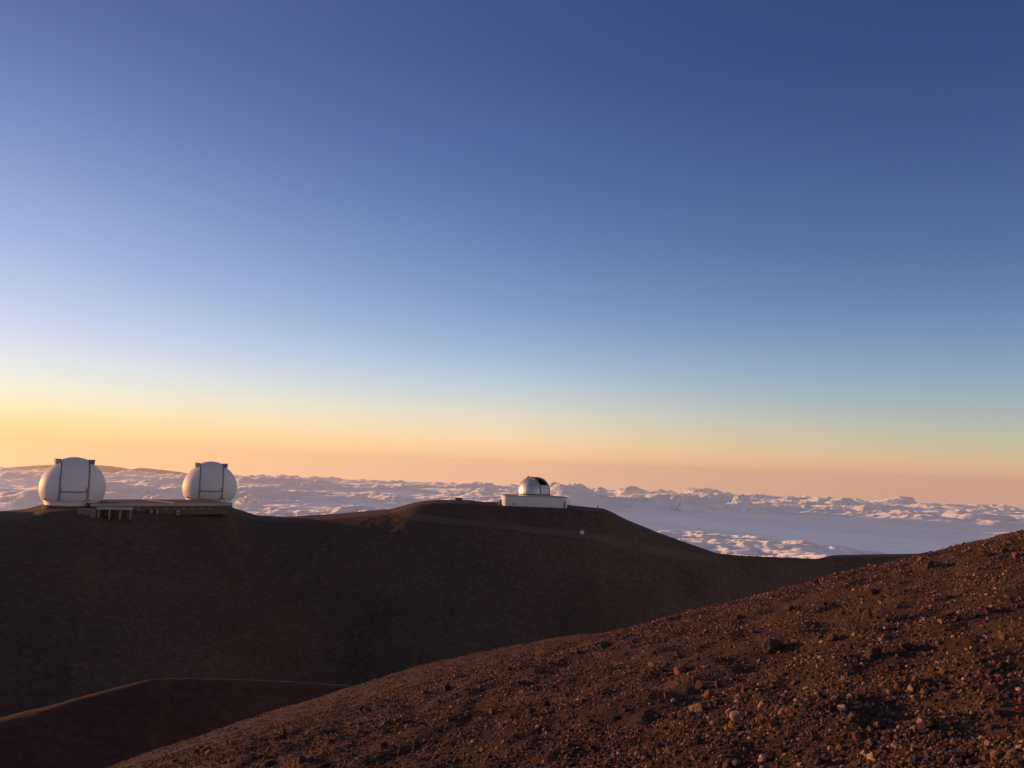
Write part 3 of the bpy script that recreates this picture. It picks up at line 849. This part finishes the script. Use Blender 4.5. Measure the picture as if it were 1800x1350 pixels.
for _ in range(4000):
    if cnt >= 268: break
    px_ = random.uniform(300, 1800); top = sil_y(px_)
    py_ = random.uniform(top + 1, 1352)
    if random.random() > .25 + .75 * (px_ - 300) / 1500: continue
    s_ = 5.2 * random.random() ** -.36
    if s_ > 19: continue
    q_ = slope_hit(px_, py_)
    if q_ is None or s_ / FPX * q_.y > .34: continue
    mt, lab, grp = GEN[random.choices((0, 1, 2), (.62, .22, .16))[0]]
    if stone(px_, py_, s_ * random.uniform(.9, 1.3), s_ * random.uniform(.7, 1.15), mt, lab, grp): cnt += 1

# ------------------------------------------------------------------ lapilli gravel
NG = 640000
ga = RNG.uniform(-.50, .66, NG)
gr = np.exp(RNG.uniform(math.log(2.6), math.log(66), NG))
# fewer, larger pieces survive with distance; sizes follow a power law in metres
gs = .0088 * RNG.random(NG) ** -.33
keep = (gs > .0021 * gr) | (RNG.random(NG) < .6)
gs = np.clip(np.maximum(gs, .00135 * gr * RNG.uniform(.8, 1.4, NG)), .007, .046)
gx_, gy_ = gr * np.sin(ga), gr * np.cos(ga)
patch = fbm(gx_, gy_, 1.6, 3, .5, 400) + .4 * fbm(gx_, gy_, 6, 2, .5, 410)
keep &= RNG.random(NG) < np.clip(.70 + .75 * patch, .12, 1)
gx_, gy_, gs, gr = gx_[keep], gy_[keep], gs[keep], gr[keep]
gz_ = z_slope(gx_, gy_) + gs * .12
ng = len(gx_)
me = bpy.data.meshes.new('gravel'); me.vertices.add(ng)
me.vertices.foreach_set('co', np.stack([gx_, gy_, gz_], -1).astype(np.float32).ravel())
def attr(nm, ty, key, val):
    t_ = me.attributes.new(nm, ty, 'POINT'); t_.data.foreach_set(key, val.astype(np.float32 if ty != 'INT' else np.int32).ravel())
attr('piece_turn', 'FLOAT_VECTOR', 'vector', RNG.uniform(0, 6.28, (ng, 3)))
attr('piece_size', 'FLOAT_VECTOR', 'vector', gs[:, None] * RNG.uniform(.65, 1.35, (ng, 3)))
attr('piece_shape', 'INT', 'value', RNG.integers(0, 6, ng))
me.materials.append(GRAV)
go = link(bpy.data.objects.new('gravel', me))
tag(go, 'loose dark red-brown lapilli gravel covering the near slope', 'gravel', kind='stuff')
ng_ = bpy.data.node_groups.new('gravel_pieces', 'GeometryNodeTree')
ng_.interface.new_socket('Geometry', in_out='INPUT', socket_type='NodeSocketGeometry')
ng_.interface.new_socket('Geometry', in_out='OUTPUT', socket_type='NodeSocketGeometry')
gn, gl = ng_.nodes, ng_.links
gi, gout = gn.new('NodeGroupInput'), gn.new('NodeGroupOutput')
jn = gn.new('GeometryNodeJoinGeometry')
for k in range(6):
    ic = gn.new('GeometryNodeMeshIcoSphere'); ic.inputs['Radius'].default_value = .55; ic.inputs['Subdivisions'].default_value = 1 if k < 3 else 2
    rv = gn.new('FunctionNodeRandomValue'); rv.data_type = 'FLOAT_VECTOR'
    am = .22 if k < 3 else .12
    rv.inputs['Min'].default_value = (-am,) * 3; rv.inputs['Max'].default_value = (am,) * 3
    [q_ for q_ in rv.inputs if q_.name == 'Seed'][0].default_value = 10 + k
    sp = gn.new('GeometryNodeSetPosition'); gl.new(ic.outputs['Mesh'], sp.inputs['Geometry']); gl.new(rv.outputs[0], sp.inputs['Offset'])
    sm_ = gn.new('GeometryNodeSetMaterial'); sm_.inputs['Material'].default_value = GRAV; gl.new(sp.outputs[0], sm_.inputs['Geometry'])
    gt = gn.new('GeometryNodeGeometryToInstance'); gl.new(sm_.outputs[0], gt.inputs[0]); gl.new(gt.outputs[0], jn.inputs[0])
def named(nm, ty):
    a_ = gn.new('GeometryNodeInputNamedAttribute'); a_.data_type = ty; a_.inputs['Name'].default_value = nm
    return a_.outputs['Attribute']
ip = gn.new('GeometryNodeInstanceOnPoints')
gl.new(gi.outputs[0], ip.inputs['Points']); gl.new(jn.outputs[0], ip.inputs['Instance'])
ip.inputs['Pick Instance'].default_value = True
gl.new(named('piece_shape', 'INT'), ip.inputs['Instance Index'])
gl.new(named('piece_turn', 'FLOAT_VECTOR'), ip.inputs['Rotation'])
gl.new(named('piece_size', 'FLOAT_VECTOR'), ip.inputs['Scale'])
gl.new(ip.outputs[0], gout.inputs[0])
md = go.modifiers.new('pieces', 'NODES'); md.node_group = ng_
